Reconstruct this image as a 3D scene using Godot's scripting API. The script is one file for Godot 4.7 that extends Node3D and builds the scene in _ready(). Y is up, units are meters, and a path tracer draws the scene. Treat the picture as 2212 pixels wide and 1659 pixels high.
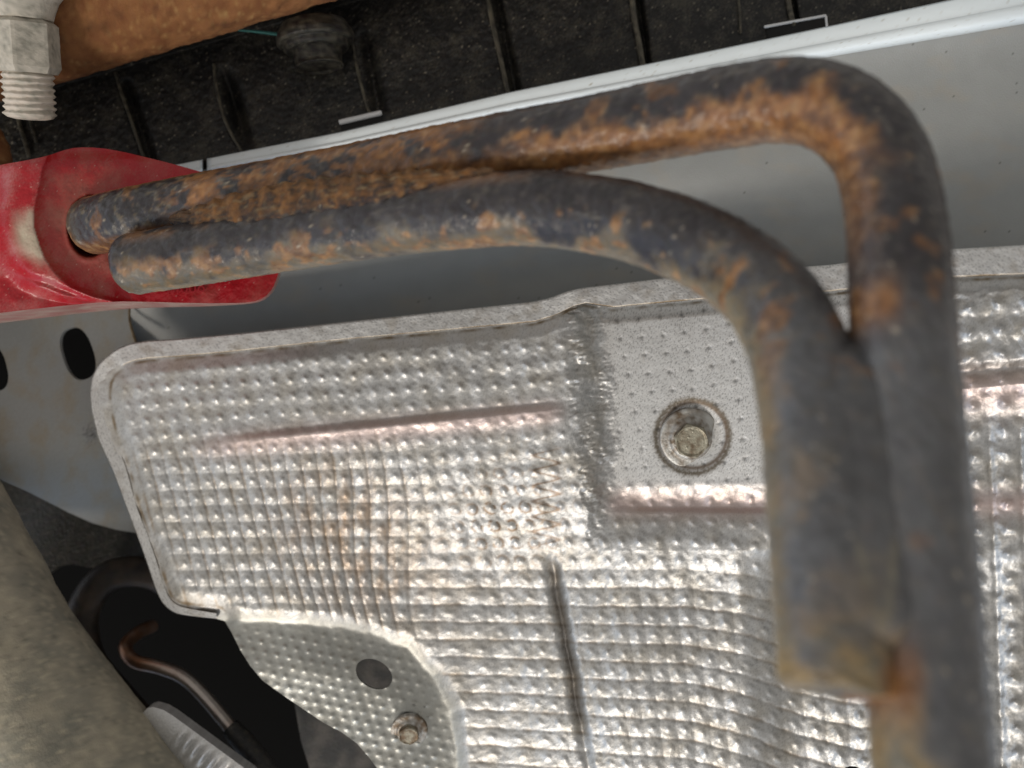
extends Node3D
# A hanger of two welded rods in a red rubber mount under a vehicle, seen from below.
# Lengths in metres. at(x, y, z) puts a point of the drawing board (x right, y down, 2212 x 1659) at the height z above the board's plane.

const TF := 0.42447482
const CD := 0.22
const O := Vector3(0.0, 0.6, 0.0)
var B := Basis()
var cam_dir := Vector3()
var nz := FastNoiseLite.new()
var nf := FastNoiseLite.new()
var nc := FastNoiseLite.new()
var M := {}
var no_rough: Callable
var u_table := PackedFloat32Array()

# ------------------------------------------------------------------ helpers
func at(px: float, py: float, z: float) -> Vector3:
	var k := TF * (CD - z) / 829.5
	return O + B * Vector3((px - 1106.0) * k, (829.5 - py) * k, z)

func ss(a: float, b: float, x: float) -> float:
	return smoothstep(a, b, x)

func lin(pts: Array, x: float) -> float:          # piecewise linear y of x
	if x <= pts[0].x: return pts[0].y
	for i in range(1, pts.size()):
		if x <= pts[i].x:
			var a: Vector2 = pts[i - 1]
			var b: Vector2 = pts[i]
			return lerpf(a.y, b.y, (x - a.x) / (b.x - a.x))
	return pts[pts.size() - 1].y

func noise(f: float, oct: int, seed_: int, kind := FastNoiseLite.TYPE_SIMPLEX_SMOOTH) -> FastNoiseLite:
	var n := FastNoiseLite.new()
	n.noise_type = kind
	n.frequency = f
	n.fractal_octaves = oct
	n.fractal_type = FastNoiseLite.FRACTAL_FBM if oct > 1 else FastNoiseLite.FRACTAL_NONE
	n.seed = seed_
	return n

func numbered(parent: Node, called: String) -> String:
	var n := called
	var k := 1
	while parent.has_node(n):
		n = "%s_%03d" % [called, k]
		k += 1
	return n

func gpos(n: Node) -> Vector3:
	var p := Vector3()
	while n != self:
		p += n.position
		n = n.get_parent()
	return p

func tag(o: Node, label: String, category: String, group := "") -> void:
	o.set_meta("label", label)
	o.set_meta("category", category)
	if group: o.set_meta("group", group)

func thing(called: String, label: String, category: String, where: Vector3, group := "") -> Node3D:
	var o := Node3D.new()
	o.name = numbered(self, called)
	add_child(o, true)
	o.position = where
	tag(o, label, category, group)
	return o

func commit(called: String, a: Dictionary, m: Material, parent: Node = self) -> MeshInstance3D:
	var p: PackedVector3Array = a.p
	var lo := p[0]
	var hi := p[0]
	for v in p:
		lo = lo.min(v)
		hi = hi.max(v)
	var mid := (lo + hi) / 2.0
	for i in p.size(): p[i] -= mid
	var arr := []
	arr.resize(Mesh.ARRAY_MAX)
	arr[Mesh.ARRAY_VERTEX] = p
	arr[Mesh.ARRAY_NORMAL] = a.n
	if a.c.size() == p.size(): arr[Mesh.ARRAY_COLOR] = a.c
	arr[Mesh.ARRAY_INDEX] = a.i
	var am := ArrayMesh.new()
	am.add_surface_from_arrays(Mesh.PRIMITIVE_TRIANGLES, arr)
	am.surface_set_material(0, m)
	var o := MeshInstance3D.new()
	o.mesh = am
	o.name = numbered(parent, called)
	parent.add_child(o, true)
	o.position = mid - (Vector3() if parent == self else gpos(parent))
	return o

func blank() -> Dictionary:
	return {"p": PackedVector3Array(), "n": PackedVector3Array(), "c": PackedColorArray(), "i": PackedInt32Array()}

func join(a: Dictionary, b: Dictionary) -> void:
	var s: int = a.p.size()
	a.p.append_array(b.p)
	a.n.append_array(b.n)
	a.c.append_array(b.c)
	for k in b.i: a.i.append(k + s)

# a grid of na (along) x nb (around) points as a mesh; normal = d(around) x d(along)
func grid(na: int, nb: int, p: PackedVector3Array, c: PackedColorArray, wrap: bool) -> Dictionary:
	var n := PackedVector3Array()
	n.resize(p.size())
	var idx := PackedInt32Array()
	for i in na:
		var i0 := maxi(i - 1, 0) * nb
		var i1 := mini(i + 1, na - 1) * nb
		for j in nb:
			var j0 := (j + nb - 1) % nb if wrap else maxi(j - 1, 0)
			var j1 := (j + 1) % nb if wrap else mini(j + 1, nb - 1)
			n[i * nb + j] = (p[i * nb + j1] - p[i * nb + j0]).cross(p[i1 + j] - p[i0 + j]).normalized()
	for i in na - 1:
		for j in (nb if wrap else nb - 1):
			var a := i * nb + j
			var d := i * nb + (j + 1) % nb
			idx.append_array(PackedInt32Array([a, a + nb, d, a + nb, d + nb, d]))
	return {"p": p, "n": n, "c": c, "i": idx}

func catmull(pts: Array, count: int) -> Array:
	var out := []
	var m := pts.size() - 1
	for k in count:
		var t := float(k) / (count - 1) * m
		var i := mini(int(t), m - 1)
		var f := t - i
		var a: Vector4 = pts[maxi(i - 1, 0)]
		var b: Vector4 = pts[i]
		var c: Vector4 = pts[i + 1]
		var d: Vector4 = pts[mini(i + 2, m)]
		out.append(0.5 * (2.0 * b + (c - a) * f + (2.0 * a - 5.0 * b + 4.0 * c - d) * f * f + (3.0 * b - a - 3.0 * c + d) * f * f * f))
	return out

# a tube along board points Vector4(x, y, z, radius); cap0 / cap1: length of a rounded end over the radius (-1 = open)
# paint(centre on the board, share towards the right of travel, share towards the viewer, point in mm) -> Color; rough(...) -> metres added to the radius
func tube(pts: Array, count: int, ring: int, paint: Callable, rough: Callable, cap0 := 0.0, cap1 := 0.0, flat := 1.0, slant := 0.0) -> Dictionary:
	var path := catmull(pts, count)
	var cs := PackedVector3Array()
	for q in path: cs.append(at(q.x, q.y, q.z))
	var rows := []                      # [centre, tangent, radius, board point]
	for k in count:
		var t := (cs[mini(k + 1, count - 1)] - cs[maxi(k - 1, 0)]).normalized()
		rows.append([cs[k], t, path[k].w, Vector2(path[k].x, path[k].y)])
	if cap0 >= 0.0:
		var r: Array = rows[0]
		for k in range(1, 9):
			var w := k / 8.0 * PI / 2.0
			rows.push_front([r[0] - r[1] * r[2] * cap0 * sin(w), r[1], maxf(r[2] * (1.0 - cap0 + cap0 * cos(w)) if cap0 < 0.5 and k < 8 else r[2] * cos(w), 1e-5), r[3]])
	if cap1 >= 0.0:
		var r: Array = rows[rows.size() - 1]
		for k in range(1, 9):
			var w := k / 8.0 * PI / 2.0
			rows.append([r[0] + r[1] * r[2] * cap1 * sin(w), r[1], maxf(r[2] * (1.0 - cap1 + cap1 * cos(w)) if cap1 < 0.5 and k < 8 else r[2] * cos(w), 1e-5), r[3]])
	var p := PackedVector3Array()
	var c := PackedColorArray()
	var has_rough := rough.is_valid()
	for r in rows:
		var side: Vector3 = r[1].cross(cam_dir).normalized()
		var up: Vector3 = side.cross(r[1]).normalized()
		for j in ring:
			var w := TAU * j / ring
			var d := up * (cos(w) * flat) + side * sin(w)
			var q: Vector3 = r[0] + d * r[2]
			var mm := q * 1000.0
			if has_rough: q += d * float(rough.call(r[3], sin(w), cos(w), mm)) * minf(1.0, r[2] * 400.0)
			if slant and q.distance_squared_to(cs[count - 1]) < 1e-4 and r[3].distance_to(Vector2(path[count - 1].x, path[count - 1].y)) < 12.0:
				q -= r[1] * r[2] * (slant * sin(w) + 0.12 * nf.get_noise_3dv(mm * 0.4))
			p.append(q)
			c.append(paint.call(r[3], sin(w), cos(w), mm))
	return grid(rows.size(), ring, p, c, true)

# a sheet over the board bounded by a polygon, with holes; height(x, y) -> metres, paint(x, y, z) -> Color; edges turned back by skirt metres
func sheet(outer: PackedVector2Array, holes: Array, step: float, height: Callable, paint: Callable, skirt: float) -> Dictionary:
	var lo := outer[0]
	var hi := outer[0]
	for q in outer:
		lo = lo.min(q)
		hi = hi.max(q)
	var nx := int(ceil((hi.x - lo.x) / step)) + 3
	var ny := int(ceil((hi.y - lo.y) / step)) + 3
	lo -= Vector2(step, step)
	var inside := PackedByteArray()
	inside.resize(nx * ny)
	for j in ny:
		for i in nx:
			var q := lo + Vector2(i, j) * step
			var ok := Geometry2D.is_point_in_polygon(q, outer)
			if ok:
				for h in holes:
					if Geometry2D.is_point_in_polygon(q, h):
						ok = false
						break
			inside[i * ny + j] = 1 if ok else 0
	var number := PackedInt32Array()
	number.resize(nx * ny)
	number.fill(-1)
	var p := PackedVector3Array()
	var c := PackedColorArray()
	var idx := PackedInt32Array()
	var rings := [outer]
	rings.append_array(holes)
	for i in nx - 1:
		for j in ny - 1:
			var k := [i * ny + j, (i + 1) * ny + j, i * ny + j + 1, (i + 1) * ny + j + 1]
			if inside[k[0]] + inside[k[1]] + inside[k[2]] + inside[k[3]] == 0: continue
			for e in 4:
				var g: int = k[e]
				if number[g] >= 0: continue
				var q := lo + Vector2(i + (e & 1), j + (e >> 1)) * step
				if not inside[g]:
					var best := INF
					var to := q
					for r in rings:
						var m: int = r.size()
						for s in m:
							var x := Geometry2D.get_closest_point_to_segment(q, r[s], r[(s + 1) % m])
							var d := x.distance_squared_to(q)
							if d < best:
								best = d
								to = x
					q = to
				number[g] = p.size()
				var z: float = height.call(q.x, q.y)
				p.append(at(q.x, q.y, z))
				c.append(paint.call(q.x, q.y, z))
			var a := number[k[0]]
			var b := number[k[1]]
			var d2 := number[k[2]]
			var e2 := number[k[3]]
			idx.append_array(PackedInt32Array([a, b, d2, b, e2, d2]))
	var n := PackedVector3Array()
	n.resize(p.size())
	for t in range(0, idx.size(), 3):
		var f := (p[idx[t + 2]] - p[idx[t]]).cross(p[idx[t + 1]] - p[idx[t]])
		n[idx[t]] += f
		n[idx[t + 1]] += f
		n[idx[t + 2]] += f
	for t in n.size(): n[t] = n[t].normalized() if n[t].length_squared() > 1e-24 else cam_dir
	var out := {"p": p, "n": n, "c": c, "i": idx}
	if skirt > 0.0:
		for r in rings:
			join(out, wall(r, height, paint, skirt, step * 2.0, r != outer))
	return out

func wall(poly: PackedVector2Array, height: Callable, paint: Callable, depth: float, step: float, hole: bool, taper := false) -> Dictionary:
	var area := 0.0
	var pts := PackedVector2Array()
	for s in poly.size():
		var a := poly[s]
		var b := poly[(s + 1) % poly.size()]
		area += a.cross(b)
		var m := maxi(1, int(a.distance_to(b) / step))
		for k in m: pts.append(a.lerp(b, float(k) / m))
	if (area < 0.0) != hole: pts.reverse()
	var p := PackedVector3Array()
	var c := PackedColorArray()
	pts.append(pts[0])
	var rows_ := 12 if taper else 3
	for q in pts:
		var z: float = height.call(q.x, q.y)
		var col: Color = paint.call(q.x, q.y, z)
		var top := at(q.x, q.y, z)
		for k in rows_:
			if taper: col = paint.call(q.x, q.y + k * 6.0, z)
			p.append(top - cam_dir * depth * (k / (rows_ - 1.0)) * (1.0 - 0.88 * ss(230.0, 590.0, q.x) if taper else 1.0))
			c.append(col)
	return grid(pts.size(), rows_, p, c, false)

func outline(raw: Array, corner := 0) -> PackedVector2Array:     # a list x, y, x, y ...; corners cut "corner" times
	var p := PackedVector2Array()
	for i in range(0, raw.size(), 2): p.append(Vector2(raw[i], raw[i + 1]))
	for k in corner:
		var q := PackedVector2Array()
		for i in p.size():
			var b := p[(i + 1) % p.size()]
			q.append(p[i].lerp(b, 0.25))
			q.append(p[i].lerp(b, 0.75))
		p = q
	return p

func ellipse(cx: float, cy: float, rx: float, ry: float, turn: float, n := 40, power := 1.0) -> PackedVector2Array:
	var p := PackedVector2Array()
	for k in n:
		var w := TAU * k / n
		var q := Vector2(signf(cos(w)) * pow(absf(cos(w)), power) * rx, signf(sin(w)) * pow(absf(sin(w)), power) * ry)
		p.append(q.rotated(turn) + Vector2(cx, cy))
	return p

# a turned body: profile of Vector2(radius, height) along the axis from a point; sides = 0 round, 6 hexagonal
func lathe(where: Vector3, axis: Vector3, profile: Array, ring: int, sides: int, paint: Callable, spin := 0.0, lump := 0.0) -> Dictionary:
	var x := axis.cross(B.x if absf(axis.dot(B.x)) < 0.9 else B.y).normalized()
	var y := axis.cross(x)
	var p := PackedVector3Array()
	var c := PackedColorArray()
	var dense := []
	for k in profile.size() - 1:
		var m := clampi(int(profile[k].distance_to(profile[k + 1]) / 0.00035), 1, 24)
		for e in m: dense.append(profile[k].lerp(profile[k + 1], float(e) / m))
	dense.append(profile[profile.size() - 1])
	profile = dense
	for q in profile:
		for j in ring:
			var w := TAU * j / ring + spin
			var r: float = q.x
			if sides:
				var f := fposmod(w - spin, TAU / sides) - PI / sides
				r = minf(q.x * cos(PI / sides) / cos(f), q.x * 0.985)
			if lump: r *= 1.0 + lump * (nc.get_noise_3d(cos(w) * 9.0, sin(w) * 9.0, q.y * 2500.0) + nf.get_noise_3d(cos(w) * 5.0, sin(w) * 5.0, q.y * 900.0))
			var v: Vector3 = where + axis * q.y + (x * cos(w) + y * sin(w)) * r
			p.append(v)
			c.append(paint.call(v * 1000.0))
	var g := grid(profile.size(), ring, p, c, true)
	if sides: g = hard(g)
	return g

func hard(a: Dictionary) -> Dictionary:            # flat faces
	var out := blank()
	for t in range(0, a.i.size(), 3):
		var f: Vector3 = (a.p[a.i[t + 2]] - a.p[a.i[t]]).cross(a.p[a.i[t + 1]] - a.p[a.i[t]]).normalized()
		for k in 3:
			out.p.append(a.p[a.i[t + k]])
			out.n.append(f)
			out.c.append(a.c[a.i[t + k]])
			out.i.append(t + k)
	return out

func stuff_material(rough: float, metal: float, spec: float, grain: Texture2D, amount: float, scale_: float, rough_tex: Texture2D = null) -> StandardMaterial3D:
	var m := StandardMaterial3D.new()
	m.vertex_color_use_as_albedo = true
	m.albedo_color = Color.WHITE
	m.roughness = rough
	m.metallic = metal
	m.metallic_specular = spec
	if grain or rough_tex:
		m.uv1_triplanar = true
		m.uv1_world_triplanar = true
		m.uv1_scale = Vector3.ONE * scale_
	if grain:
		m.normal_enabled = true
		m.normal_texture = grain
		m.normal_scale = amount
	if rough_tex:
		m.roughness_texture = rough_tex
		m.roughness_texture_channel = BaseMaterial3D.TEXTURE_CHANNEL_RED
	return m

func noise_texture(n: FastNoiseLite, side: int, normal: bool, lo := 0.0, hi := 1.0) -> NoiseTexture2D:
	var t := NoiseTexture2D.new()
	t.width = side
	t.height = side
	t.seamless = true
	t.noise = n
	t.as_normal_map = normal
	t.bump_strength = 6.0
	if not normal:
		var g := Gradient.new()
		g.set_color(0, Color(lo, lo, lo))
		g.set_color(1, Color(hi, hi, hi))
		t.color_ramp = g
	return t

# ------------------------------------------------------------------ scene
func _ready() -> void:
	# the board lies above the viewer, tilted: its lower side looks out at the open sky
	var tilt := deg_to_rad(38.0)
	B = Basis(Vector3(1, 0, 0), Vector3(0, -sin(tilt), cos(tilt)), Vector3(0, -cos(tilt), -sin(tilt)))
	B = B * Basis(Vector3(0, 0, 1), deg_to_rad(32.0))
	cam_dir = B.z
	var cam := Camera3D.new()
	cam.name = "camera"
	add_child(cam)
	var lens := CameraAttributesPhysical.new()
	lens.frustum_focal_length = 12.0 / TF
	lens.frustum_focus_distance = 0.203
	lens.exposure_aperture = 12.0 / TF / 2.8
	cam.attributes = lens
	cam.fov = 46.0
	cam.near = 0.005
	cam.far = 50.0
	cam.transform = Transform3D(B, O + B.z * CD)
	cam.current = true

	var env := Environment.new()
	var sky := Sky.new()
	var ps := ProceduralSkyMaterial.new()
	ps.sky_top_color = Color(0.62, 0.70, 0.80)
	ps.sky_horizon_color = Color(0.93, 0.95, 0.97)
	ps.sky_curve = 0.25
	ps.ground_horizon_color = Color(0.80, 0.77, 0.73)
	ps.ground_bottom_color = Color(0.60, 0.59, 0.575)
	ps.ground_curve = 0.25
	ps.sky_energy_multiplier = 1.15
	ps.ground_energy_multiplier = 1.0
	sky.sky_material = ps
	env.background_mode = Environment.BG_SKY
	env.sky = sky
	env.tonemap_mode = Environment.TONE_MAPPER_LINEAR
	env.tonemap_exposure = 1.18
	env.sdfgi_enabled = true
	env.ssao_enabled = true
	env.ssil_enabled = true
	var we := WorldEnvironment.new()
	we.name = "environment"
	we.environment = env
	add_child(we)
	var sun := DirectionalLight3D.new()
	sun.name = "sun"
	sun.light_energy = 0.38
	sun.light_color = Color(1.0, 0.96, 0.91)
	sun.light_angular_distance = 14.0
	sun.shadow_enabled = true
	add_child(sun)
	var from: Vector3 = B * Vector3(-0.45, -0.75, 0.5)      # where the light comes from
	sun.look_at_from_position(O + from, O, Vector3.UP if absf(from.normalized().y) < 0.95 else Vector3.RIGHT)

	make_materials()
	underbody()
	plastic_cover()
	body_panels()
	heat_shield()
	red_mount()
	hanger()
	fasteners()
	rusty_tube()
	cavity_things()

func make_materials() -> void:
	nz = noise(0.05, 4, 3)
	nf = noise(0.6, 3, 7)
	nc = noise(0.16, 3, 11)
	var grain := noise_texture(noise(0.05, 4, 21), 512, true)
	var fine := noise_texture(noise(0.12, 3, 22), 512, true)
	var patch := noise_texture(noise(0.02, 4, 23), 512, false, 0.55, 1.0)
	M.metal = stuff_material(0.48, 0.90, 0.5, fine, 0.12, 38.0)
	M.coat = stuff_material(0.47, 0.0, 0.45, grain, 0.22, 45.0, patch)
	M.rust = stuff_material(0.9, 0.0, 0.3, grain, 0.55, 45.0)
	M.paint = stuff_material(0.5, 0.0, 0.5, fine, 0.16, 40.0)
	M.gloss_paint = stuff_material(0.22, 0.0, 0.6, null, 0.0, 20.0)
	M.plastic = stuff_material(0.6, 0.0, 0.4, grain, 0.5, 40.0, patch)
	M.rubber = stuff_material(0.42, 0.0, 0.5, fine, 0.15, 22.0, patch)
	M.dusty = stuff_material(0.85, 0.0, 0.3, grain, 0.35, 40.0)
	M.bolt = stuff_material(0.5, 0.6, 0.5, grain, 0.4, 60.0)
	M.pipe = stuff_material(0.3, 0.9, 0.5, fine, 0.15, 40.0)
	M.red = StandardMaterial3D.new()
	M.red.albedo_color = Color(0.40, 0.02, 0.03).linear_to_srgb()
	M.red.roughness = 0.45
	M.dark = stuff_material(0.8, 0.0, 0.2, null, 0.0, 20.0)

func mix(a: Color, b: Color, t: float) -> Color:
	return a.lerp(b, clampf(t, 0.0, 1.0))

func plain_paint(c: Color, spread := 0.15) -> Callable:
	return func(_q, _s, _v, mm): return c * (1.0 + spread * nc.get_noise_3dv(mm) * 2.0)

func spot_paint(c: Color, dirt: Color, amount: float) -> Callable:
	return func(mm): return mix(c, dirt, amount + nf.get_noise_3dv(mm * 0.8) * 0.9 + nc.get_noise_3dv(mm) * 0.6)

# ------------------------------------------------------------------ setting behind everything
func underbody() -> void:
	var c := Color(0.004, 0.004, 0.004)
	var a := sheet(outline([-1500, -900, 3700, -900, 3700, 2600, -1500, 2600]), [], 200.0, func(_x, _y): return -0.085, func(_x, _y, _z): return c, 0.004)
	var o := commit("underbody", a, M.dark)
	o.set_meta("kind", "structure")

# ------------------------------------------------------------------ black plastic cover along the top
func z_cover(x: float, y: float) -> float:
	return -0.024 + 0.012 * (x / 2212.0) + (y - 200.0) * 0.00001

func plastic_cover() -> void:
	var t := thing("plastic_cover", "dusty black plastic cover with thin raised ribs above the pale painted flange", "plastic cover", at(1100, 100, -0.02))
	var grooves := [[253, 165, 312, 350, 26.0], [1050, -60, 1104, 215, 22.0], [1364, -60, 1392, 160, 14.0], [1698, -60, 1716, 60, 10.0], [770, 60, 800, 240, 30.0]]
	var f := func(x, y):
		var z: float = z_cover(x, y)
		for g in grooves:
			var k: float = (y - g[1]) / (g[3] - g[1])
			if k > 0.0 and k < 1.0:
				var d: float = x - lerpf(g[0], g[2], k) - g[4] * 0.6
				z -= 0.0035 * exp(-pow(d / (g[4] * 0.5), 2.0)) * ss(0.0, 0.15, k)
		# the long lens-shaped groove
		var k2: float = (y - 138.0) / 190.0
		if k2 > 0.0 and k2 < 1.0:
			var d2: float = x - (466.0 + 55.0 * pow(k2, 1.1)) - 18.0
			z -= 0.006 * exp(-pow(d2 / 16.0, 2.0)) * sin(k2 * PI)
		# stepped rail under the rusty tube
		var e: float = y - (195.0 - 0.285 * (x - 80.0))
		z += 0.004 * (1.0 - ss(-12.0, 4.0, e))
		z += 0.0003 * nc.get_noise_2d(x * 0.35, y * 0.35)
		return z
	var paint := func(x, y, _z):
		var c := Color(0.018, 0.018, 0.019)
		var dust: float = clampf(nz.get_noise_2d(x * 0.35, y * 0.35) * 1.2 + nf.get_noise_2d(x * 0.30, y * 0.30) * 1.3 + 0.15, 0.0, 1.0)
		c = mix(c, Color(0.085, 0.078, 0.062), dust * 0.65)
		var sp: float = nf.get_noise_2d(x * 0.22 + 900.0, y * 0.22)
		if sp > 0.52: c = mix(c, Color(0.22, 0.20, 0.16), (sp - 0.52) * 7.0)
		return c
	commit("panel", sheet(outline([-700, -140, 2360, -140, 2360, 30, 1900, 55, 1471, 145, 1104, 222, 733, 310, 300, 400, -120, 480, -700, 600]), [], 3.0, f, paint, 0.003), M.plastic, t)
	var rib_paint := func(_q, _s, _v, mm): return mix(Color(0.04, 0.038, 0.032), Color(0.15, 0.135, 0.10), 0.4 + nf.get_noise_3dv(mm) * 1.2)
	for r in [[250, 158, 262, 200, 284, 262, 314, 352, 4.0], [462, 140, 468, 190, 487, 262, 522, 328, 4.0], [1046, -50, 1062, 40, 1084, 140, 1100, 214, 6.0], [1362, -50, 1370, 40, 1380, 90, 1390, 152, 7.0], [1697, -50, 1703, 0, 1708, 30, 1713, 52, 6.5], [756, 60, 766, 120, 782, 190, 800, 252, 4.0], [36, 240, 44, 275, 52, 300, 62, 336, 5.0], [56, 236, 66, 262, 72, 285, 78, 306, 4.0], [1590, -50, 1593, -20, 1597, 20, 1600, 70, 3.0]]:
		var pts := []
		for k in 4: pts.append(Vector4(r[k * 2], r[k * 2 + 1], z_cover(r[k * 2], r[k * 2 + 1]) + 0.0005, r[8] * 0.00011))
		commit("rib", tube(pts, 24, 10, rib_paint, no_rough, 1.0, 1.0), M.plastic, t)
	# cut slots with bright metal edges
	var bright := func(_q, _s, _v, _mm): return Color(0.86, 0.88, 0.9)
	var dark := func(_q, _s, _v, _mm): return Color(0.01, 0.01, 0.01)
	for r in [[735, 264, 822, 244, 0.0007], [1652, 58, 1783, 34, 0.00035], [1784, 36, 1787, 66, 0.0003]]:
		var zc: float = z_cover(r[0], r[1]) + 0.0012
		commit("slot_edge", tube([Vector4(r[0], r[1], zc, r[4]), Vector4(r[2], r[3], zc, r[4])], 8, 10, bright, no_rough, 0.6, 0.6), M.gloss_paint, t)
	for r in [[1655, 62, 1780, 40, 1780, 68, 1660, 92], [735, 270, 822, 250, 828, 262, 738, 284]]:
		commit("slot", sheet(outline(r), [], 8.0, func(x, y): return z_cover(x, y) + 0.0007, func(_x, _y, _z): return Color(0.006, 0.006, 0.007), 0.002), M.plastic, t)

	# push rivet
	var p := thing("push_rivet", "round dusty black plastic rivet with a raised cap beside the rusty tube", "rivet", at(690, 70, -0.02))
	var ax: Vector3 = (B * Vector3(0.13, -0.97, -0.06)).normalized()
	var dust := func(mm): return mix(Color(0.016, 0.015, 0.014), Color(0.15, 0.135, 0.10), 0.22 + nf.get_noise_3dv(mm * 0.7) * 0.6)
	var mid := at(682, 88, -0.014)
	commit("flange", lathe(mid, ax, [Vector2(0.0001, -0.004), Vector2(0.0085, -0.004), Vector2(0.0100, -0.001), Vector2(0.0100, 0.0004), Vector2(0.0094, 0.0009), Vector2(0.0086, 0.0008), Vector2(0.0084, 0.0020), Vector2(0.0078, 0.0026), Vector2(0.0001, 0.0028)], 48, 0, dust), M.plastic, p)
	commit("cap", lathe(mid + ax * 0.0026, ax, [Vector2(0.0064, -0.001), Vector2(0.0060, 0.0034), Vector2(0.0064, 0.0042), Vector2(0.0060, 0.0044), Vector2(0.0054, 0.0036), Vector2(0.0001, 0.0034)], 40, 0, dust), M.plastic, p)
	var s := commit("strand", tube([Vector4(500, 64, -0.017, 0.0002), Vector4(560, 69, -0.0165, 0.0004), Vector4(620, 77, -0.016, 0.0005)], 16, 8, func(_q, _s, _v, _mm): return Color(0.03, 0.14, 0.13), no_rough, 0.5, 0.5), M.plastic)
	tag(s, "thin green strand sticking out between the rivet and the rusty tube", "strand")

# ------------------------------------------------------------------ painted body panel
const STRIP_TOP := [Vector2(-200, 480), Vector2(373, 358), Vector2(733, 287), Vector2(1104, 200), Vector2(1471, 125), Vector2(1808, 55), Vector2(2062, 0), Vector2(2400, -74)]
const STRIP_WIDE := [Vector2(-200, 26), Vector2(373, 30), Vector2(733, 38), Vector2(1104, 46), Vector2(1471, 56), Vector2(1800, 66), Vector2(2212, 86), Vector2(2400, 92)]

func z_base(x: float) -> float:
	return lin([Vector2(-300, -0.030), Vector2(250, -0.016), Vector2(1080, 0.0), Vector2(1500, 0.014), Vector2(2140, 0.040), Vector2(2400, 0.05)], x)

func z_panel(x: float, y: float) -> float:
	var e: float = y - lin(STRIP_TOP, x) - lin(STRIP_WIDE, x)        # below the flange's lower lip
	var z: float = lin([Vector2(-300, -0.034), Vector2(300, -0.025), Vector2(1100, -0.011), Vector2(1600, 0.002), Vector2(2212, 0.022), Vector2(2400, 0.03)], x)
	z += 0.004 * exp(-e / 60.0)
	# on the left the panel rolls away behind the heat shield
	var roll: float = 1.0 - ss(1250.0, 1900.0, x)
	z -= 0.013 * roll * pow(ss(120.0, 380.0, e), 1.6)
	return z

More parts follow.
